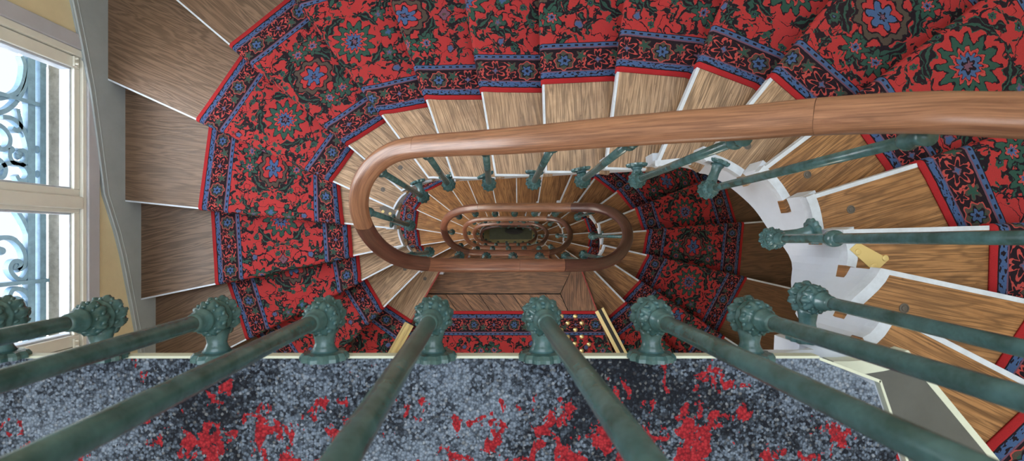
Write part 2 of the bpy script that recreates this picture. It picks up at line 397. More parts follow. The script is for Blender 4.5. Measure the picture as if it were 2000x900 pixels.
O1 = {1: (1.03,-1.38), 2: (1.46,-1.18), 3: (1.84,-.80), 4: (2.07,-.40), 5: (2.13,.06), 6: (2.0,.47), 7: (1.72,.92), 8: (1.33,1.25), 9: (.945,1.41), 10: (.504,1.464),
      11: (.116,1.451), 12: (-.271,1.438), 13: (-.675,1.395), 14: (-1.085,1.256), 15: (-1.431,.975), 16: (-1.68,.606), 17: (-1.765,.138), 18: (-1.718,-.294), 19: (-1.59,-.638), 20: (-1.28,-1.05), 21: (-.99,-1.30)}
A2 = dict(A1); A2.update({1: (.523,-.2085), 2: (.608,-.209), 3: (.724,-.15), 4: (.764,-.07), 5: (.775,.016), 6: (.763,.10), 7: (.70,.19), 8: (.60,.25), 9: (.475,.264), 10: (.30,.264), 11: (.115,.264), 12: (-.075,.266), 13: (-.25,.268), 14: (-.40,.27), 16: (-.62,.13), 17: (-.64,.02)})
I2 = dict(I1); I2.update({1: (.70,-.615), 2: (.865,-.472), 3: (.997,-.330), 4: (1.089,-.145), 5: (1.122,.043), 6: (1.063,.219), 7: (.943,.369), 8: (.778,.494), 9: (.599,.548), 10: (.353,.60), 11: (.11,.62), 12: (-.15,.62), 13: (-.39,.60), 14: (-.60,.56), 15: (-.81,.45), 16: (-.93,.27), 17: (-.955,.07), 18: (-.927,-.108), 19: (-.86,-.27)})
O2 = dict(O1); O2.update({1: (.96,-1.36), 2: (1.34,-1.12), 3: (1.652,-.716), 4: (1.848,-.345), 5: (1.892,.081), 6: (1.81,.385), 7: (1.575,.857), 8: (1.27,1.12), 9: (.91,1.28), 10: (.45,1.40)})
for _A, _I, _O in ((A1, I1, O1), (A2, I2, O2)):
    for k in range(1, 22):
        a, i, o = Vector(_A[k]), Vector(_I[k]), Vector(_O[k])
        if k == 1: continue
        o2 = i+(i-a).normalized()*min((o-i).length, .83); _O[k] = tuple(o2)
def tables(s): return (A1, I1, O1) if s == 0 else (A2, I2, O2)
def kpt(tab, k): return V2(*tab[k])
def clip(p, d):
    """first hit of ray p + t d with the room rectangle; returns point and wall index"""
    best = None
    for i, (ax, val) in enumerate(((0, XL), (1, YT), (0, XR), (1, YB))):
        if abs(d[ax]) < 1e-9: continue
        t = (val-p[ax])/d[ax]
        if t > 1e-6 and (best is None or t < best[0]): best = (t, i)
    return p+d*best[0], best[1]
CORN = {(0, 1): (XL, YT), (1, 0): (XL, YT), (1, 2): (XR, YT), (2, 1): (XR, YT), (2, 3): (XR, YB), (3, 2): (XR, YB), (3, 0): (XL, YB), (0, 3): (XL, YB)}
TH = .034; OVER = .042
# string curve in plan: one list of points per tread
def inner_curve(s, j, back=0.0):
    """from nosing j (0 = landing side) to nosing j+1"""
    A = tables(s)[0]
    g = lambda k: kpt(A, k) if 1 <= k <= 21 else (V2(A[1][0]-.12, -.2085) if k < 1 else V2(-.30, -.2085))
    p0, p1, p2, p3 = g(j-1), g(j), g(j+1), g(j+2)
    return [.5*((2*p1)+(p2-p0)*t+(2*p0-5*p1+4*p2-p3)*t*t+(3*p1-p0-3*p2+p3)*t**3) for t in [i/5 for i in range(6)]]
ORD = ['first', 'second', 'third', 'fourth', 'fifth', 'sixth', 'seventh', 'eighth', 'ninth', 'tenth', 'eleventh', 'twelfth', 'thirteenth', 'fourteenth', 'fifteenth', 'sixteenth', 'seventeenth', 'eighteenth', 'nineteenth', 'twentieth', 'twenty-first']
FL = ['topmost flight', 'second flight down', 'third flight down', 'fourth flight down', 'lowest flight']

def strip_box(bm, a, b, inward, w, z0, z1):
    d = (b-a).normalized(); q = inward*w
    prism(bm, [a, b, b+q, a+q], z0, z1)
def build_tread(s, j):
    """tread j of storey s: between nosing j and nosing j+1"""
    A, I, O = tables(s)
    z = lev(21*s+j)
    a0, a1 = kpt(A, j), kpt(A, j+1)
    d0 = (kpt(O, j)-kpt(I, j)).normalized(); d1 = (kpt(O, j+1)-kpt(I, j+1)).normalized()
    d0 = (kpt(O, j)-a0).normalized(); d1 = (kpt(O, j+1)-a1).normalized()
    back = Vector((-d0.y, d0.x, 0))           # towards the upper treads
    if back.dot(a1-a0) > 0: back = -back
    nb = Vector((-d1.y, d1.x, 0))
    if nb.dot(a1-a0) > 0: nb = -nb            # from this nosing back into the tread
    cur = inner_curve(s, j)
    rear = a0+back*OVER
    e1, w1 = clip(a1, d1); e0, w0 = clip(rear, d0)
    poly = [rear]+cur[0:]+[e1]
    if w0 != w1: poly.append(V2(*CORN[(w1, w0)]))
    poly.append(e0)
    # z steps: local uv
    uv = lambda co: ((co.xy-a1.xy).dot(d1.xy), -(co.xy-a1.xy).dot(nb.xy))
    t = empty('stair_tread', ((a1+e1)/2).to_3d()+Vector((0, 0, z)))
    t.location.z = z
    bm = bmesh.new(); prism(bm, poly, z-TH, z, uv)
    m = M_VINYL if (s == 0 and j == 1) else (M_OAK if (s == 0 and j >= 7) else M_OAK2)
    obj('board', bm, m, t)
    # painted front edge (top band and front face)
    bm = bmesh.new()
    ic, oc = kpt(I, j+1), kpt(O, j+1)
    ew = .0075 if j > 8 else .011
    q = ew
    edge_m = M_WHITE if j < 20 else M_REDP
    if s == 0 and j == 1: edge_m = M_STRIP
    li = (ic-a1).dot(d1)+.006; lo = (oc-a1).dot(d1)-.006; le = (e1-a1).length
    def fr(l0, l1):
        bm = bmesh.new()
        prism(bm, [a1+d1*l0-nb*.0012, a1+d1*l1-nb*.0012, a1+d1*l1+nb*q, a1+d1*l0+nb*q], z-TH-.0006, z+.0008)
        obj('painted_edge', bm, edge_m, t)
    if s == 0 and j < 3: fr(0, le-.01)
    else:
        fr(0, li); fr(lo, le-.01)
    # return along the string end
    rw = {0: .02}.get(s, .012)
    if s == 0 and j <= 7: rw = .026
    if s == 0 and j > 8: rw = .008
    off_ = []
    for i_, p in enumerate(cur):
        dd = (cur[min(i_+1, 5)]-cur[max(i_-1, 0)]).normalized(); inn = Vector((dd.y, -dd.x, 0))
        if inn.dot(d1) < 0: inn = -inn       # treads lie on the outer side of the well
        off_.append(inn)
    bm = bmesh.new()
    prism(bm, [p-n_*.0012 for p, n_ in zip(cur, off_)]+[p+n_*rw for p, n_ in reversed(list(zip(cur, off_)))], z-TH-.0004, z+.0009)
    obj('end_edge', bm, edge_m if j < 20 else M_WHITE, t)
    # riser under this tread's nosing
    bm = bmesh.new(); p = a1+nb*OVER+d1*.06; pe = clip(p, d1)[0]
    zl = lev(21*s+j+1)
    prism(bm, [p, pe, pe+nb*.02, p+nb*.02], zl, z-TH)
    obj('riser', bm, M_OAK2, t)
    look = 'grey vinyl stair tread with ivory edge' if (s == 0 and j == 1) else ('oak stair tread with white painted edge' if j < 20 else 'oak stair tread with red painted edge')
    start = 'the grey carpeted landing' if s == 0 else ('the parquet landing with brass studs' if s == 1 else 'the %s parquet landing' % ORD[s-1])
    tag(t, '%s, %s step below %s' % (look, ORD[j-1], start), 'stair tread', 'treads of the %s' % FL[s])
    return t

NS = 5
for s in range(NS):
    for j in range(1, 21): build_tread(s, j)

# ------------------------------------------------------------------ strings (the carved edge board round the well)
def sdrop(s, n):
    tb = ((0, .04), (1, .13), (2, .22), (3.5, .285), (5, .285), (6.3, .24), (8, .15), (9.5, .12), (30, .12)) if s == 0 else ((0, .09), (1, .12), (30, .12))
    for (a, x), (b, y) in zip(tb, tb[1:]):
        if n <= b: return x+(y-x)*(n-a)/(b-a)
    return .12
def build_string(s):
    t = empty('stair_string', V2(.8, 0)+Vector((0, 0, lev(21*s+5))))
    bm = bmesh.new()
    pts = []
    A = tables(s)[0]
    segs = [(j, inner_curve(s, j)) for j in range(1, 21)]
    if s == 0:
        segs[0] = (1, [V2(.60, -.2085), V2(.645, -.212), V2(.69, -.217), V2(.73, -.222), V2(.765, -.225), V2(*A1[2])])
        segs.insert(0, (0.6, [V2(.45+.03*i, -.2085) for i in range(6)]))
    for j, cur in segs:
        zt = lev(21*s+j)-TH
        for i in range(len(cur)-1):
            k_ = .08 if j < 1 else .2
            pts.append((cur[i], (0 if j < 1 else j)+i*k_, zt)); pts.append((cur[i+1], (0 if j < 1 else j)+(i+1)*k_, zt))
    # outward offset
    def off(i):
        a = pts[max(i-2, 0)][0]; b = pts[min(i+2, len(pts)-1)][0]
        d = (b-a).normalized(); return Vector((d.y, -d.x, 0))*-1
    C = V2(.1, .02)
    prev = None
    for i, (p, nn, zt) in enumerate(pts):
        o = off(i)
        if o.dot(p-C) < 0: o = -o
        outer = p+o*.012; inn = p+o*.052
        zb = lev(21*s+nn)-sdrop(s, nn)
        ring = [bm.verts.new((outer.x, outer.y, zt)), bm.verts.new((outer.x, outer.y, zb)), bm.verts.new((inn.x, inn.y, zb)), bm.verts.new((inn.x, inn.y, zt))]
        if prev:
            for a in range(4): bm.faces.new((prev[a], prev[(a+1) % 4], ring[(a+1) % 4], ring[a]))
        else: bm.faces.new(ring)
        prev = ring
    bm.faces.new(list(reversed(prev)))
    obj('string_board', bm, M_STRING, t)
    # sloping plaster soffit under the steps, out to the walls
    bm = bmesh.new(); prev = None
    I, O = tables(s)[1:]
    L = []
    for k in range(1, 22):
        a = kpt(A, k); d = (kpt(O, k)-a).normalized(); e, w = clip(a, d)
        if L and w != L[-1][3]:
            c = V2(*CORN[(L[-1][3], w)]); L.append((L[-1][0]*.5+a*.5, c, k-.5, w))
        L.append((a+d*.05, e, k, w))
    for a, e, k, w in L:
        zb = lev(21*s+k)-sdrop(s, k)-.004
        v = [bm.verts.new((a.x, a.y, zb)), bm.verts.new((e.x, e.y, zb))]
        if prev: bm.faces.new((prev[0], prev[1], v[1], v[0]))
        prev = v
    o = tag(obj('ceiling', bm, M_STRING), kind='structure')
    so = o.modifiers.new('s', 'SOLIDIFY'); so.thickness = .02
    tag(t, 'white painted inner string board around the stairwell, %s' % FL[s], 'stair string', 'inner strings of the stair')
for s in range(NS): build_string(s)

# ------------------------------------------------------------------ runner
def build_runner(s):
    A, I, O = tables(s)
    bm = bmesh.new(); L = bm.loops.layers.uv.verify()
    NU = 12
    rows = []            # (list of (pos, u, v))
    vacc = .11*s
    def row(pi, po, z, v_i, v_o): 
        rows.append([(pi.lerp(po, q/NU).to_3d()+Vector((0, 0, z)), -.41+.82*q/NU, v_i+(v_o-v_i)*q/NU) for q in range(NU+1)])
    T = .007
    j0 = 2 if s == 0 else 1
    for j in range(j0, 21):
        z = lev(21*s+j)
        Ir, Or, If, Of = kpt(I, j), kpt(O, j), kpt(I, j+1), kpt(O, j+1)
        mr, mf = (Ir+Or)/2, (If+Of)/2
        ax = (mf-mr).normalized(); ln = (mf-mr).length
        dr = (Or-Ir).normalized(); df = (Of-If).normalized()
        bk = Vector((-dr.y, dr.x, 0)); bk = -bk if bk.dot(ax) > 0 else bk
        bf = Vector((-df.y, df.x, 0)); bf = -bf if bf.dot(ax) > 0 else bf
        # metric v, so that the design is not stretched on the wide side of a winder
        vi_r, vo_r = (Ir-mr).dot(ax), (Or-mr).dot(ax)
        vi_f, vo_f = ln+(If-mf).dot(ax), ln+(Of-mf).dot(ax)
        row(Ir+bk*.030, Or+bk*.030, z+T, vacc+vi_r-.03, vacc+vo_r-.03)
        for q in (.0, .25, .5, .75):
            row(Ir.lerp(If, q), Or.lerp(Of, q), z+T, vacc+vi_r+(vi_f-vi_r)*q, vacc+vo_r+(vo_f-vo_r)*q)
        row(If+bf*.012, Of+bf*.012, z+T, vacc+vi_f-.012, vacc+vo_f-.012)
        for an in (25, 50, 75, 100, 130, 160):           # round the nosing
            a = math.radians(an); r = .017
            row(If+bf*(.010-r*math.sin(a)), Of+bf*(.010-r*math.sin(a)), z+T-r*1.3*(1-math.cos(a)), vacc+vi_f+r*a, vacc+vo_f+r*a)
        zl = lev(21*s+j+1)
        row(If+bf*.030, Of+bf*.030, z-TH-.012, vacc+vi_f+.06, vacc+vo_f+.06)
        row(If+bf*.030, Of+bf*.030, zl+T+.004, vacc+vi_f+.06+RI-.05, vacc+vo_f+.06+RI-.05)
        vacc += ln+.06+RI-.05
    vr = [[bm.verts.new(p) for p, u, v in r] for r in rows]
    for i in range(len(rows)-1):
        for q in range(NU):
            f = bm.faces.new((vr[i][q], vr[i][q+1], vr[i+1][q+1], vr[i+1][q]))
            for l, (ii, qq) in zip(f.loops, ((i, q), (i, q+1), (i+1, q+1), (i+1, q))): l[L].uv = (rows[ii][qq][1], rows[ii][qq][2])
    me = bpy.data.meshes.new('stair_runner'); bm.to_mesh(me); bm.free()
    for p in me.polygons: p.use_smooth = True
    me.materials.append(M_RUN)
    o = bpy.data.objects.new('stair_runner', me); COL.objects.link(o)
    so = o.modifiers.new('pile', 'SOLIDIFY'); so.thickness = .006; so.offset = -1
    # normals must look up: check the first face
    if me.polygons[0].normal.z < 0: me.flip_normals()
    tag(o, 'red oriental stair carpet with black floral borders on the %s' % FL[s], 'stair carpet', 'stair carpets')
for s in range(NS): build_runner(s)

# ------------------------------------------------------------------ landings
# top landing: slab, grey carpet, edge strip
def poly_landing(s):
    A, I, O = tables(s)
    a1 = kpt(A, 1); e1, w1 = clip(a1, (kpt(O, 1)-a1).normalized())
    return a1, e1, w1
a1, e1, w1 = poly_landing(0)
zz = lev(0)
lp = [V2(XL, -.2085), V2(.541, -.2085), a1, e1, V2(XL, YB)]
bm = bmesh.new(); prism(bm, lp, zz-.022, zz-.012)
prism(bm, [V2(XL, -.36), V2(.70, -.36), e1+V2(-.05, .0), V2(XL, YB)], zz-.26, zz-.020)
fl = tag(obj('floor', bm, M_STRING), kind='structure')
cp = [V2(XL+.01, -.2108), V2(.541, -.2108), V2(.636, -.256), e1+V2(-.02, .02), V2(XL+.01, YB+.02)]
bm = bmesh.new()
prism(bm, cp, zz-.012, zz)
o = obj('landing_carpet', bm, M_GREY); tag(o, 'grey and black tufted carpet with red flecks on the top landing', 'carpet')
t = empty('edge_strip', (0, -.2085, zz))
bm = bmesh.new(); box(bm, XL+.01, .541, -.2108, -.2065, zz-.022, zz+.001); obj('ivory_strip', bm, M_STRIP, t)
bm = bmesh.new(); d = (e1-a1).normalized(); nrm = Vector((-d.y, d.x, 0)); nrm = -nrm if nrm.x < 0 else nrm
prism(bm, [a1, e1, e1-nrm*.004, a1-nrm*.004], zz-.02, zz+.0015)
b2 = V2(.541, -.2085); prism(bm, [b2, a1, a1-Vector((.002, .005, 0)), b2-Vector((0, .005, 0))], zz-.02, zz+.0015)
obj('corner_strip', bm, M_STRIP, t)
tag(t, 'ivory painted edge strip along the front of the grey carpeted landing', 'edge strip')

def lower_landing(s):
    """landing at the head of storey s (s >= 1)"""
    zz = lev(21*s)
    A = tables(s)[0]; Ap = tables(s-1)[0]
    a1, e1, w1 = poly_landing(s)
    Op = tables(s-1)[2]
    al = kpt(Ap, 21); dl = (kpt(Op, 21)-al).normalized(); el, wl = clip(al, dl)
    root = empty('floor', (0, -1, zz)); tag(root, kind='structure')
    bm = bmesh.new()
    prism(bm, [al, a1, e1, V2(XR, YB) if w1 == 2 else e1+V2(.001, 0), V2(XL, YB) if wl == 0 else el-V2(.001, 0), el], zz-.30, zz-.03)
    obj('slab', bm, M_DARKW, root)
    dr = (e1-a1).normalized()
    # where the two sloping sides are at a given y
    lx = lambda y: al.x+dl.x*(y-al.y)/dl.y-.03
    rx = lambda y: a1.x+dr.x*(y-a1.y)/dr.y
    yA, yB, yC = -.2085, -.402, -.56
    xm = lambda y: 1.0*(.425-.0*y)
    g = .0042
    def uvb(co): return (co.x, co.y)
    # long board beside the well
    bm = bmesh.new(); prism(bm, [V2(lx(yA), yA), V2(.475, yA), V2(.386, yB+g), V2(lx(yB), yB+g)], zz-.03, zz, uvb); obj('front_board', bm, M_PARQ, root)
    # mitred board at the head of the down flight
    bm = bmesh.new(); prism(bm, [V2(.478, yA), V2(rx(yA), yA), V2(rx(yC), yC), V2(.46, yC), V2(.39, yB)], zz-.03, zz, lambda co: (co.y, co.x)); obj('mitred_board', bm, M_PARQ, root)
    # diagonal parquet strips between them
    x = lx(yB)+.03
    first = True
    while x < .385:
        w = .115; sh = .105
        b = [V2(x+g, yB-g), V2(min(x+w, .386), yB-g), V2(min(x+w+sh, .455), yC), V2(min(x+sh+g, .452), yC)]
        if first: b = [V2(lx(yB), yB-g), V2(x+w, yB-g), V2(x+w+sh, yC), V2(lx(yC), yC)]; first = False
        bm = bmesh.new(); prism(bm, b, zz-.03, zz, lambda co: ((co.x-co.y)*.7, (co.x*.9+co.y)*.7)); obj('parquet_strip', bm, M_PARQ, root)
        x += w
    bm = bmesh.new(); prism(bm, [V2(lx(yC), yC), V2(rx(yC), yC), V2(min(e1.x, XR-.01), YB+.01), V2(max(el.x, XL+.01), YB+.01)], zz-.03, zz, uvb); obj('floorboards', bm, M_PARQ, root)
    # red painted nosing of the down flight
    bm = bmesh.new(); nrm = Vector((-dr.y, dr.x, 0)); nrm = -nrm if nrm.x < 0 else nrm
    prism(bm, [a1+nrm*.002, a1+dr*.33+nrm*.002, a1+dr*.33-nrm*.006, a1-nrm*.006], zz-.034, zz+.001); obj('red_edge', bm, M_REDP, root)
    # riser below the landing edge
    bm = bmesh.new(); prism(bm, [a1-nrm*.03+dr*.03, e1-nrm*.03, e1-nrm*.05, a1-nrm*.05+dr*.03], lev(21*s+1), zz-.03); obj('riser', bm, M_OAK2, root)
    # carpet: same design laid along the landing
    yc = -.52
    bm = bmesh.new(); L = bm.loops.layers.uv.verify()
    cw = .82
    pl = [V2(lx(yc)+.045, yc), V2(rx(yc)-.008, yc), V2(rx(yc-cw)-.008, yc-cw), V2(lx(yc-cw)+.045, yc-cw)]
    prism(bm, pl, zz, zz+.007, lambda co: (-.41-(co.y-yc), co.x+.07))
    o = obj('landing_carpet', bm, M_RUN)
    tag(o, 'red oriental carpet laid along the %s' % ('parquet landing with brass studs' if s == 1 else '%s parquet landing down' % ORD[s-1]), 'carpet', 'carpets on the parquet landings')
    return root, lx, rx
land = {}
for s in range(1, NS): land[s] = lower_landing(s)
zz1 = lev(21)
# brass nosing strips on the first parquet landing
def trim(a, b, w, z, inserts, label):
    a = a.copy(); b = b.copy(); d = (b-a).normalized(); n_ = Vector((-d.y, d.x, 0))
    t = empty('threshold_trim', ((a+b)/2)+Vector((0, 0, z)))
    for (q0, q1, m_, nm, h) in inserts:
        bm = bmesh.new(); prism(bm, [a+n_*w*q0, b+n_*w*q0, b+n_*w*q1, a+n_*w*q1], z, z+h); obj(nm, bm, m_, t)
    tag(t, label, 'threshold trim')
P2 = lambda px, py, d: V2((px-VX)*d/F, (VY-py)*d/F)
DL1 = R0+21*RI-.009
pa, pb = P2(1162, 609, DL1), P2(1205, 691, DL1); dd = (pb-pa).normalized()
trim(pa, pa+dd*.85, .066, lev(21)+.0005, ((0, .36, M_BRASS, 'brass_rib', .011), (.36, .74, M_BLACK, 'black_insert', .009), (.74, 1, M_BRASS, 'brass_rib', .011)), 'brass stair nosing with black insert at the right end of the studded landing carpet')
pa, pb = P2(798, 622, DL1), P2(759, 692, DL1); dd = (pb-pa).normalized()
trim(pa, pa+dd*.85, .064, lev(20)+.0005, ((0, .2, M_BRASS, 'brass_rib', .010), (.2, .55, M_BRASS2, 'brass_face', .008), (.55, .7, M_BRASS, 'brass_rib', .011), (.7, 1, M_BRASS2, 'brass_face', .007)), 'plain ribbed brass trim at the left end of the studded landing carpet')
studs = [(803,280),(962,280),(877,357),(1037,357),(800,437),(963,434),(876,516),(1037,514),(958,592),(1119,600),(1035,676)]
stud0 = None
rows_ = ['top row, left', 'top row, right', 'second row, left', 'second row, right', 'third row, left', 'third row, right', 'fourth row, left', 'fourth row, right', 'fifth row, left', 'fifth row, right', 'last row, alone']
for i, (sx, sy) in enumerate(studs):
    p = P2(960+sx/5.882, 570+sy/5.882, DL1)
    if stud0 is None:
        bm = bmesh.new(); lathe(bm, [(0, .0155), (.002, .016), (.006, .0125), (.009, .007), (.0102, .002)], Vector((0, 0, 0)), Vector((0, 0, 1)), 20)
        o = stud0 = obj('brass_stud', bm, M_BRASS, None, True)
    else: o = stud0.copy(); COL.objects.link(o)
    o.location = (p.x, p.y, zz1+.007)
    tag(o, 'round brass stud on the landing carpet, %s' % rows_[i], 'stud', 'brass studs on the landing carpet')

# ------------------------------------------------------------------ handrail
RP = [(2700,300,.36),(2300,236,.56),(2000,225,.68),(1800,220,.78),(1595,228,.88),(1450,240,.95),(1300,250,1.03),(1150,262,1.12),(1000,275,1.24),(900,281,1.36),(815,287,1.48),(765,299,1.54),(727,327,1.59),(705,365,1.64),
      (702,410,1.72),(718,453,1.83),(748,487,1.98),(788,508,2.14),(840,516,2.28),(900,518,2.36),(1000,518,2.43),(1100,518,2.49),(1165,516,2.6),(1203,502,2.75),(1223,475,2.9),(1225,450,3.0),(1213,428,3.1),(1188,412,3.25),(1155,405.5,3.38),
      (1100,405,3.5),(1000,405,3.75),(930,406,3.95),(893,413,4.15),(873,427,4.35),(867,445,4.6),(873,465,4.8),(889,482,4.95),(915,492,5.08),(960,494,5.13),(1020,494,5.17),(1070,493,5.3),(1096,486,5.5),(1111,470,5.7),(1113,452,5.85),
      (1102,436,6.1),(1080,428,6.3),(1030,427,6.55),(970,427,6.8),(928,430,7.0),(910,441,7.2),(908,456,7.4),(916,472,7.6),(938,482,7.75),(980,484,7.82),(1030,483.5,7.95),(1056,476,8.2),(1068,461,8.45),(1064,447,8.7),
      (1045,438,8.95),(1010,436.5,9.15),(965,437,9.4),(937,441,9.65),(926,452,9.9),(930,466,10.15),(948,475,10.4),(985,477,10.5),(1025,476,10.65),(1043,468,10.95),(1047,456,11.2),(1038,445,11.5),(1015,441,11.75),(975,441.5,12.05),
      (948,447,12.4),(940,458,12.7),(944,469,12.95),(960,474,13.1)]
rail_pts = [P(*q) for q in RP]
# the rail of the landing itself, above the camera, curving down round the head of the stair
head = [Vector((-2.12, -.135, lev(0)+1.06)), Vector((-1.0, -.135, lev(0)+1.06)), Vector((.0, -.135, lev(0)+1.06)), Vector((.46, -.135, lev(0)+1.06)), Vector((.60, -.128, ZC+.08)), Vector((.69, -.075, ZC-.08)), Vector((.742, .0, ZC-.28))]
rail_pts = head+[Vector((.745, .065, ZC-.39)), Vector((.735, .11, ZC-.48))]+[P(2250,221,.575)]+rail_pts[2:]
RAILC = catmull(rail_pts, 8)
# profile: rounded with a flatter base
prof = []
for i in range(20):
    a = 2*math.pi*i/20
    x = math.copysign(abs(math.cos(a))**.75, math.cos(a))*.0319; y = math.copysign(abs(math.sin(a))**.85, math.sin(a))*.024
    prof.append((x, y))
root = empty('handrail', rail_pts[3])
tag(root, 'continuous polished mahogany handrail spiralling down around the stairwell', 'handrail')
def nearest(px, py, d):
    q = P(px, py, d); return min(range(len(RAILC)), key=lambda i: (RAILC[i]-q).length)
cuts = [0, nearest(1595,228,.88), nearest(815,287,1.48), nearest(706,437,1.78), nearest(835,515,2.27), nearest(1008,518,2.44), nearest(1104,518,2.5), nearest(1210,443,3.03), nearest(1119,404,3.45), nearest(934,406,3.93),
        nearest(866,445,4.6), nearest(915,492,5.08), nearest(1070,493,5.3), nearest(1113,452,5.85), nearest(1070,428,6.35), nearest(940,429,6.95), nearest(938,482,7.75), nearest(1056,476,8.2), nearest(1045,438,8.95), nearest(937,441,9.65), nearest(948,475,10.4), nearest(1043,468,10.95), len(RAILC)-1]
tone = [0, 0, 0, 2, 1, 1, 2, 2, 0, 1, 2, 1, 2, 2, 0, 1, 1, 2, 1, 1, 1, 2]
for i in range(len(cuts)-1):
    if cuts[i+1] <= cuts[i]: continue
    seg = RAILC[cuts[i]:cuts[i+1]+1]
    g = .0012 if i else 0
    seg = [seg[0]+(seg[1]-seg[0]).normalized()*g]+seg[1:]
    bm = bmesh.new(); sweep(bm, seg, prof, uvs=True)
    obj('rail_section', bm, M_RAIL[tone[i % len(tone)]], root, True)
# iron core rail under the wood
bm = bmesh.new(); sweep(bm, [p-Vector((0, 0, .027)) for p in RAILC[::2]], [(-.016, -.004), (.016, -.004), (.016, .004), (-.016, .004)])
obj('iron_core_rail', bm, M_IRON, root)

# ------------------------------------------------------------------ balusters
def knuckle_bm(detail=True):
    """cast acanthus bulb, axis +Z, centre at the origin, shaft leaves upwards"""
    bm = bmesh.new(); up = Vector((0, 0, 1)); seg = 48 if detail else 16
    K = .86
    lathe(bm, [(h*K, r*K, *w) for (h, r, *w) in [(-.060, .004), (-.057, .011), (-.050, .0145), (-.044, .0115), (-.041, .015, .3), (-.032, .028, .7), (-.018, .037, 1), (-.006, .0375, 1), (.002, .031, .5), (.006, .0325, .2), (.012, .0335, 0), (.016, .029, 0), (.019, .0310, .6), (.030, .0325, 1), (.040, .026, 1), (.046, .0195, 0), (.050, .0215, 0), (.058, .0215, 0), (.062, .0175, 0), (.080, .0165, .0), (.086, .0145, 0)]],
          Vector((0, 0, 0)), up, seg, 10, .10 if detail else 0, 40)
    if detail:
        for r, z, nb, rad, ph in ((.0335, -.015, 10, .0058, 0), (.0290, -.029, 8, .0055, .3), (.0300, .030, 10, .0050, .39), (.024, .040, 8, .0042, .1), (.0335, .0, 10, .0040, .31)):
            for i in range(nb):
                a = 2*math.pi*i/nb+ph
                mtx = Matrix.Translation((r*K*math.cos(a), r*K*math.sin(a), z*K)) @ Matrix.Rotation(a, 4, 'Z') @ Matrix.Rotation(.5, 4, 'X') @ Matrix.Diagonal((.7, .75, 1.5, 1))
                bmesh.ops.create_icosphere(bm, subdivisions=1, radius=rad, matrix=mtx)
    return bm
def baluster(base, foot_dir, flange, top, label, group, detail=True, ring=False):
    if (flange-base).length > .125: flange = base+(flange-base).normalized()*.125
    """base: centre of the knuckle; flange: where the bracket meets the string"""
    t = empty('baluster', base); tag(t, label, 'baluster', group)
    ax = (top-base).normalized()
    me = KN if detail else KN_S
    k = bpy.data.objects.new('knuckle', me); COL.objects.link(k)
    k.parent = t
    k.rotation_mode = 'QUATERNION'; k.rotation_quaternion = Vector((0, 0, 1)).rotation_difference(ax)
    bm = bmesh.new(); L = (top-base).length
    lathe(bm, [(.075, .0115), (.078, .0122), (L*.5, .0115), (L-.03, .0105)], base, ax, 16 if detail else 8); obj('shaft', bm, M_IRON, t, True)
    bm = bmesh.new()
    lathe(bm, [(L-.062, .0105), (L-.055, .016), (L-.045, .0175), (L-.038, .013), (L-.02, .014), (L-.005, .017)], base, ax, 16 if detail else 8); obj('top_collar', bm, M_IRON, t, True)
    # bracket neck and flange
    d = flange-base; h = d.length
    seg = 24 if detail else 10
    bm = bmesh.new(); lathe(bm, [(.02, .0215), (.03, .0185), (h*.6, .0155), (h-.022, .0175), (h-.012, .024)], base, d, seg); obj('bracket', bm, M_IRON, t, True)
    bm = bmesh.new(); lathe(bm, [(h-.014, .022), (h-.012, .034, 1), (h-.006, .038, 1), (h, .038, 1)], base, d, seg*2, 12, .06); obj('flange', bm, M_IRON, t)
    if ring:
        bm = bmesh.new(); lathe(bm, [(.28, .0125), (.284, .019), (.296, .0205), (.308, .019), (.312, .0125)], base, ax, 20); obj('ring', bm, M_IRON, t, True)
    return t
KN = obj('kn', knuckle_bm(True), M_IRON, None, True); me_ = KN.data; bpy.data.objects.remove(KN); KN = me_
KN_S = obj('kn', knuckle_bm(False), M_IRON, None, True); me_ = KN_S.data; bpy.data.objects.remove(KN_S); KN_S = me_

names0 = ['cut by the left edge of the photo', 'directly right of the window pane', 'in front of the dark treads by the left wall', 'left end of the red stair carpet behind', 'left of the brass studs, above the brass trim', 'just left of the brass studs', 'right of the black and brass nosing', 'last one before the corner']
for i, (px, py) in enumerate(((0, 628), (197, 622), (424, 620), (634, 618), (846, 614), (1058, 614), (1272, 618), (1464, 622))):
    d = R0-.015
    b = P(px, py, d); b.y = -.136
    baluster(b, None, Vector((b.x, -.2085, b.z)), Vector((b.x+.040, -.135, lev(0)+1.035)),
             'green iron baluster on grey landing, '+names0[i], 'balusters along the grey landing')
def rail_above(b, lo=.55, hi=1.35):
    best = None
    for p in RAILC:
        h = p.z-b.z
        if lo < h < hi:
            q = (p.xy-b.xy).length
            if best is None or q < best[0]: best = (q, p)
    return best[1]-Vector((0, 0, .028))
def string_near(s_, b):
    """closest point on the string face at about the same level"""
    best = None
    for s in (max(s_-1, 0), s_, min(s_+1, NS-1)):
        for j in range(1, 21):
            for i, p in enumerate(inner_curve(s, j)):
                zt = lev(21*s+j+i/5)-.10
                if abs(zt-b.z) > .30: continue
                q = (p.xy-b.xy).length
                if best is None or q < best[0]: best = (q, p)
    # landing fascia
    for s in range(1, NS):
        if abs(lev(21*s)-.05-b.z) < .25 and -.5 < b.x < .55:
            q = abs(b.y+.2085)
            if best is None or q < best[0]: best = (q, V2(b.x, -.2085))
    p = best[1]; v = (p-V2(b.x, b.y)); L = v.length
    return V2(b.x, b.y)+v.normalized()*(L+.012)+Vector((0, 0, b.z))
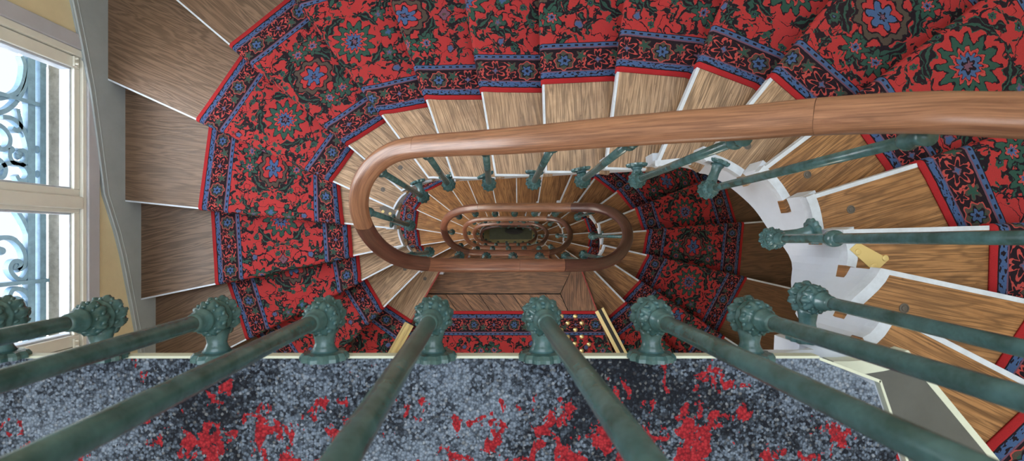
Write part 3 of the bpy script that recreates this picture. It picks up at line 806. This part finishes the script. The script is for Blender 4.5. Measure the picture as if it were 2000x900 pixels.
B1 = [(1578, 582, 1.04), (1508, 466, 1.50), (1383, 370, 1.78), (1245, 351, 1.93), (1138, 352, 2.08), (1042, 356, 2.20), (955, 359, 2.31), (876, 360, 2.43), (826, 384, 2.62), (800, 440, 2.88), (838, 492, 3.13), (897, 500, 3.38),
      (950, 501.5, 3.53), (1002, 501.5, 3.53), (1054, 501.5, 3.53), (1105, 501, 3.55)]
bn1 = ['beside the grey landing corner, over the white string', 'pointing right with a ring on its shaft', 'crossing below the dark joint of the handrail', 'standing where the lower red carpet shows behind', 'fourth from the right under the top run of the rail', 'third from the left under the top run of the rail', 'second from the left under the top run of the rail', 'beside the small iron angle plate', 'inside the left bend of the rail, upper one', 'inside the left bend of the rail, beside the zinc plate', 'at the lower left of the left bend', 'at the foot of the topmost flight', 'on the studded landing, first from the left', 'on the studded landing, second from the left', 'on the studded landing, third from the left', 'on the studded landing, last before the steps']
DN = Vector((0, 0, .03))
TOPS = {0: Vector((.655, -.152, ZC-.06)), 1: Vector((.745, .0, ZC-.32)), 2: P(1850,256,.77)-DN, 3: P(1470,262,.94)-DN, 4: P(1245,268,1.07)-DN, 5: P(1085,275,1.17)-DN, 6: P(947,285,1.31)-DN, 7: P(828,294,1.47)-DN, 8: P(735,330,1.58)-DN, 9: P(712,412,1.72)-DN}
for i, (px, py, d) in enumerate(B1):
    b = P(px, py, d); s = 0
    baluster(b, None, string_near(0, b) if i else Vector((b.x+.004, -.212, b.z-.01)), TOPS[i] if i in TOPS else rail_above(b, .5, 1.3), 'green iron baluster, '+bn1[i], 'balusters of the topmost flight', True, ring=(i == 1))
B2 = [(.58,-.139,3.75),(.702,-.003,4.08),(.628,.160,4.38),(.458,.200,4.6),(.28,.207,4.74),(.097,.209,4.86),(-.09,.213,4.98),(-.287,.217,5.1),(-.466,.196,5.28),(-.566,.04,5.54),(-.493,-.116,5.79),(-.32,-.155,6.05),(-.142,-.155,6.18),(.05,-.155,6.18),(.24,-.155,6.18),(.42,-.155,6.2)]
where = ['beside the first steps at the right', 'at the middle of the right bend', 'at the top of the right bend', 'first from the right on the upper run', 'second from the right on the upper run', 'middle of the upper run', 'second from the left on the upper run', 'first from the left on the upper run', 'at the top of the left bend', 'at the middle of the left bend', 'at the bottom of the left bend', 'beside the last steps at the left', 'first from the left on the landing below', 'second from the left on the landing below', 'third from the left on the landing below', 'last one on the landing below']
for s in range(1, NS):
    for i, (x, y, d) in enumerate(B2):
        if s == NS-1 and i > 10: continue
        b = Vector((x, y, ZC-d-(s-1)*STORE))
        baluster(b, None, string_near(s, b), rail_above(b, .5, 1.4), 'green baluster of %s, %s' % (FL[s], where[i]), 'balusters of the %s' % FL[s], s == 1)

# ------------------------------------------------------------------ screws and plates on the treads
def tread_index_level(n): return lev(n)
screw0 = None
SCREWS = [(1662,409,5,'on the wide tread beside the white nosing'), (1460,285,7,'below the handrail near the curved string'), (1577,341,6,'on the tread crossed by the long sloping baluster'), (782,327,14,'above the left bend of the rail'), (748,370,15,'inside the left bend of the rail'),
          (1766,602,3,'beside the second landing baluster from the right'), (791,525,19,'below the rail at its lower left'), (830,544,20,'on the last tread before the parquet')]
for (px, py, n_, w) in SCREWS:
    d = R0+n_*RI-.0005
    p = P(px, py, d)
    if screw0 is None:
        bm = bmesh.new(); lathe(bm, [(0, .0125), (.0008, .0125), (.0010, .0095), (-.0004, .009), (-.0004, .007), (.0012, .006), (.0016, .002)], Vector((0, 0, 0)), Vector((0, 0, 1)), 20)
        o = screw0 = obj('countersunk_bolt', bm, M_STEEL)
    else: o = screw0.copy(); COL.objects.link(o)
    o.location = p; tag(o, 'sunken steel bolt head in oak tread, '+w, 'bolt', 'bolts in the treads')
def plate(pts, n_, m_, label, screws):
    d = R0+n_*RI-.003
    t = empty('fixing_plate', P(pts[0][0], pts[0][1], d)); tag(t, label, 'fixing plate')
    bm = bmesh.new(); q = [P(x, y, d) for x, y in pts]
    prism(bm, q, q[0].z-.003, q[0].z); obj('plate', bm, m_, t)
    for x, y in screws:
        bm = bmesh.new(); lathe(bm, [(0, .009), (.002, .008), (.0025, .004)], P(x, y, d), Vector((0, 0, 1)), 16); obj('screw', bm, M_BRASS2, t)
plate([(1660,487),(1676,473),(1737,506),(1709,532)], 4, M_BRASS2, 'dull brass fixing plate on a wide tread beside the white string at right', [(1676,492),(1729,504),(1707,520)])
plate([(741,405),(752,400),(772,412),(771,420),(750,424)], 16, M_STEEL, 'pale zinc fixing plate inside the left bend of the rail', [(748,413),(762,417)])
plate([(876,338),(905,316),(913,323),(888,343)], 13, M_IRON, 'dark green iron angle plate screwed beside a baluster', [(896,329)])

# ------------------------------------------------------------------ walls
ZT = ZC+2.4; ZB = ZC-(R0+NS*STORE)
def wall(name, x0, x1, y0, y1, m=M_CREAM):
    bm = bmesh.new(); box(bm, x0, x1, y0, y1, ZB, ZT); return tag(obj(name, bm, m), kind='structure')
wall('wall_right', XR, XR+.2, YB-.2, YT+.2); wall('wall_back', XL-.3, XR, YT, YT+.2); wall('wall_front', XL-.3, XR, YB-.2, YB)
WY0, WY1, WD0, WD1 = -.600, .945, 2.652, .55          # window opening
bm = bmesh.new()
XO = XL-.12
box(bm, XO, XL, YB, WY0, ZB, ZT); box(bm, XO, XL, WY1, YT, ZB, ZT)
zs = []
top = ZT
for s in range(NS):
    z1 = ZC-WD1-s*STORE; z0 = ZC-WD0-s*STORE
    box(bm, XO, XL, WY0, WY1, z1, top); top = z0
box(bm, XO, XL, WY0, WY1, ZB, top)
tag(obj('wall_left', bm, M_CREAM), kind='structure')
# ceiling with a rooflight opening
bm = bmesh.new()
for (x0, x1, y0, y1) in ((XL, XR, YB, -1.2), (XL, XR, 1.4, YT), (XL, -1.7, -1.2, 1.4), (1.9, XR, -1.2, 1.4)): box(bm, x0, x1, y0, y1, ZT, ZT+.2)
tag(obj('ceiling', bm, M_CREAM), kind='structure')

# window joinery, glass, outside grille for each storey
M_GLASS, _, gb = mat('window glass', (1, 1, 1), 0.0); gb.inputs['Transmission Weight'].default_value = 1; gb.inputs['IOR'].default_value = 1.02; gb.inputs['Specular IOR Level'].default_value = .5
def arch_pts(s_off): return
def window(s):
    zo = -s*STORE
    zb, zt = ZC-WD0+zo, ZC-WD1+zo
    root = empty('window_%d' % (s+1), (XL, .17, zb)); tag(root, kind='structure')
    def fr(name, parts, m, bev=.004, par=root):
        bm = bmesh.new()
        for p in parts: box(bm, *p)
        o = obj(name, bm, m, par)
        if bev:
            md = o.modifiers.new('b', 'BEVEL'); md.width = bev; md.segments = 2
        return o
    # grey architrave
    aw = .075
    fr('architrave', [(XL-.01, XL+.018, WY0-aw, WY0, zb-aw, zt+aw), (XL-.01, XL+.018, WY1, WY1+aw, zb-aw, zt+aw), (XL-.01, XL+.018, WY0, WY1, zt, zt+aw), (XL-.01, XL+.018, WY0, WY1, zb-aw, zb)], M_GREYT, .005)
    # fixed frame
    fw = .035
    fr('frame', [(XL-.08, XL+.008, WY0, WY0+fw, zb, zt), (XL-.08, XL+.008, WY1-fw, WY1, zb, zt), (XL-.08, XL+.008, WY0+fw, WY1-fw, zt-fw, zt), (XL-.08, XL+.008, WY0+fw, WY1-fw, zb, zb+fw*.7)], M_SASH)
    ym = .175
    for (y0, y1) in ((WY0+fw+.003, ym-.002), (ym+.002, WY1-fw-.003)):
        a0, a1_ = y0, y1; z0, z1 = zb+fw*.7+.003, zt-fw-.003; w = .058
        sa = fr('sash', [(XL-.07, XL-.006, a0, a0+w, z0, z1), (XL-.07, XL-.006, a1_-w, a1_, z0, z1), (XL-.07, XL-.006, a0+w, a1_-w, z1-w, z1), (XL-.07, XL-.006, a0+w, a1_-w, z0, z0+.034)], M_SASH)
        b_ = .010
        fr('glazing_bead', [(XL-.075, XL-.022, a0+w, a0+w+b_, z0+.034, z1-w), (XL-.075, XL-.022, a1_-w-b_, a1_-w, z0+.034, z1-w), (XL-.075, XL-.022, a0+w, a1_-w, z0+.034, z0+.044), (XL-.075, XL-.022, a0+w, a1_-w, z1-w-b_, z1-w)], M_WHITE, .003, sa)
        bm = bmesh.new(); box(bm, XL-.052, XL-.048, a0+w, a1_-w, z0+.034, z1-w); obj('pane', bm, M_GLASS, sa)
    # cover strip over the meeting of the two sashes
    fr('cover_strip', [(XL-.006, XL+.016, ym-.040, ym+.022, zb+.028, zt-.04)], M_SASH, .006)
    # small catches at the foot of the frame
    for y in (WY0+.03, WY1-.09):
        bm = bmesh.new(); box(bm, XL-.004, XL+.006, y, y+.05, zb+.055, zb+.075)
        lathe(bm, [(0, .006), (.012, .006), (.016, .003)], Vector((XL+.005, y+.012, zb+.065)), Vector((1, 0, 0)), 12); lathe(bm, [(0, .005), (.012, .005), (.015, .003)], Vector((XL+.005, y+.038, zb+.065)), Vector((1, 0, 0)), 12)
        bevel(bm, .001, 1); obj('hinge', bm, M_SASH, root)
    # stone sill and reveals outside
    bm = bmesh.new(); box(bm, XL-.285, XL-.121, WY0-.12, WY1+.12, zb-.30, zb-.105); tag(obj('sill', bm, M_STONE), 'pale stone sill outside the %s window' % ORD[s], 'window sill', 'stone sills')
    return root
for s in range(NS): window(s)

# wrought iron guard outside the top window
XG = -2.47
def gp(px, py): d = -XG*F/(VX-px); return Vector((XG, (VY-py)*d/F, ZC-d))
g = empty('window_guard', (XG, .17, ZC-2.70)); tag(g, 'blue grey wrought iron guard of scrolls outside the window', 'window guard')
def bar(name, pts, w=.010, h=.012, sub=5):
    bm = bmesh.new(); path = catmull(pts, sub) if len(pts) > 2 else pts
    pr = [(-w, -h), (w, -h), (w, h), (-w, h)]
    rings = []
    for i, p in enumerate(path):
        t_ = (path[min(i+1, len(path)-1)]-path[max(i-1, 0)]).normalized(); sd = t_.cross(Vector((1, 0, 0))).normalized(); up = Vector((1, 0, 0))
        rings.append([bm.verts.new(p+sd*a*.55+up*b*1.3) for a, b in pr])
    for i in range(len(rings)-1):
        for j in range(4): bm.faces.new((rings[i][j], rings[i][(j+1) % 4], rings[i+1][(j+1) % 4], rings[i+1][j]))
    bm.faces.new(list(reversed(rings[0]))); bm.faces.new(rings[-1])
    return obj(name, bm, M_GRILLE, g)
def dline(px): return -XG*F/(VX-px)
for px, w_ in ((56, .038), (79, .034)):
    d = dline(px); bar('bottom_rail', [Vector((XG, WY0-.05, ZC-d)), Vector((XG, WY1+.05, ZC-d))], w_, .012)
for px in (-330,): 
    d = dline(px); bar('top_rail', [Vector((XG, WY0-.05, ZC-d)), Vector((XG, WY1+.05, ZC-d))], .02, .02)
yb_ = (VY-546)*dline(100)/F
bar('upright', [Vector((XG, yb_, ZC-dline(104))), Vector((XG, yb_, ZC-dline(-330)))], .018, .0165)
yb2 = yb_+.93
bar('upright', [Vector((XG, yb2, ZC-dline(70))), Vector((XG, yb2, ZC-dline(-330)))], .018, .0165)
SCR = [
  [(38,110),(44,130),(40,160),(28,180),(5,190),(-20,192),(-60,185)],
  [(52,95),(52,130),(45,165),(30,195),(8,215),(-20,222),(-60,222)],
  [(30,212),(33,228),(36,245),(30,256),(20,250)],
  [(0,228),(20,232),(38,248),(48,270),(54,300),(57,330),(60,350)],
  [(-20,238),(2,250),(14,268),(12,285),(0,292),(-10,285)],
  [(16,290),(14,305),(22,318),(38,322),(48,312),(44,296),(34,294),(34,302)],
  [(-15,345),(-8,330),(8,320),(28,318),(44,325),(52,340),(46,352),(34,352),(28,342)],
  [(-10,310),(0,318),(6,330),(2,344),(-8,348)],
  [(25,405),(42,432),(54,462),(58,495),(52,528),(40,546),(24,540),(15,525),(20,512),(32,510),(36,518),(30,526)],
  [(3,490),(-8,485),(-12,470),(0,464),(20,466),(36,480),(44,500),(42,520),(30,528)],
  [(22,590),(14,582),(20,566),(36,564),(50,576),(58,600),(56,625),(46,640),(24,655)],
  [(26,588),(30,582),(40,590),(44,605),(40,625),(26,642)],
]
for sp in SCR: bar('scroll', [gp(*q) for q in sp], .020, .011)
for q in ((47,300), (34,304), (46,262), (2,490), (28,520), (28,590), (20,292), (72,292), (74,340)):
    bm = bmesh.new(); p = gp(*q); lathe(bm, [(-.012, .008), (-.008, .017), (0, .021), (.008, .017), (.012, .008)], p, Vector((1, 0, 0)), 14); obj('boss', bm, M_GRILLE, g, True)

# ------------------------------------------------------------------ wall string (skirting) following the steps
SK = [(1.70, 2.43), (1.177, 2.552), (.96, 2.612), (.76, 2.662), (.513, 2.706), (.22, 2.756), (.028, 2.836), (-.107, 2.882), (-.62, 3.014), (-1.2, 3.15), (-2.0, 3.33)]
for s in range(NS-1):
    t = empty('wall_string', (XL+.01, 0, ZC-2.9-s*STORE)); off = -s*STORE
    bm = bmesh.new()
    a = [bm.verts.new((XL+.0205, y, ZC-d+off)) for y, d in SK]; b_ = [bm.verts.new((XL+.0205, y, ZC-d-.62+off)) for y, d in SK]
    a2 = [bm.verts.new((XL+.0005, y, ZC-d+off)) for y, d in SK]
    for i in range(len(SK)-1):
        bm.faces.new((a[i], a[i+1], b_[i+1], b_[i])); bm.faces.new((a[i], a2[i], a2[i+1], a[i+1]))
    obj('string_board', bm, M_SKIRT, t)
    for (dz, x, r_) in ((.0, .019, .0065), (.030, .0185, .0045)):
        bm = bmesh.new(); path = ([Vector((XL+x, y, ZC-d-dz+off)) for y, d in SK]); sweep(bm, path, circ(r_, 10))
        obj('moulding', bm, M_SKIRT, t, True)
    tag(t, 'grey painted skirting with moulded top along the left wall, %s' % FL[s], 'skirting', 'skirtings')

# ------------------------------------------------------------------ ground floor
bm = bmesh.new(); box(bm, XL, XR, YB, YT, ZB-.05, ZB); M_TILE = paint('cream floor tile', sr(150, 142, 100), .5, .25, 12)
tag(obj('floor', bm, M_TILE), kind='structure')
t = empty('low_table', (.2, .05, ZB)); tag(t, 'dark green low table at the bottom of the stairwell', 'table')
M_TT = paint('grey green table top', sr(74, 78, 60), .5, .3, 8)
bm = bmesh.new(); box(bm, -.40, .74, -.10, .36, ZB+.42, ZB+.45); bevel(bm, .006, 2); obj('table_top', bm, M_TT, t)
for x in (-.36, .70):
    for y in (-.06, .32):
        bm = bmesh.new(); box(bm, x-.02, x+.02, y-.02, y+.02, ZB, ZB+.42); obj('leg', bm, M_DARKW, t)
bm = bmesh.new(); lathe(bm, [(0, .05), (.01, .17), (.05, .19), (.06, .18), (.03, .05)], Vector((0, 0, 0)), Vector((0, 0, 1)), 24)
o = obj('bowl', bm, M_BLACK, None, True); o.location = (.26, .12, ZB+.452); o.scale = (1.3, .45, 1); tag(o, 'black oval dish on the low table', 'dish')
t = empty('plant_pot', (-.68, -.06, ZB)); tag(t, 'dark round pot beside the low table', 'pot')
bm = bmesh.new(); lathe(bm, [(0, .08), (.02, .09), (.22, .12), (.24, .125), (.24, .105), (.2, .1)], t.location, Vector((0, 0, 1)), 24); obj('pot_body', bm, M_BLACK, t, True)
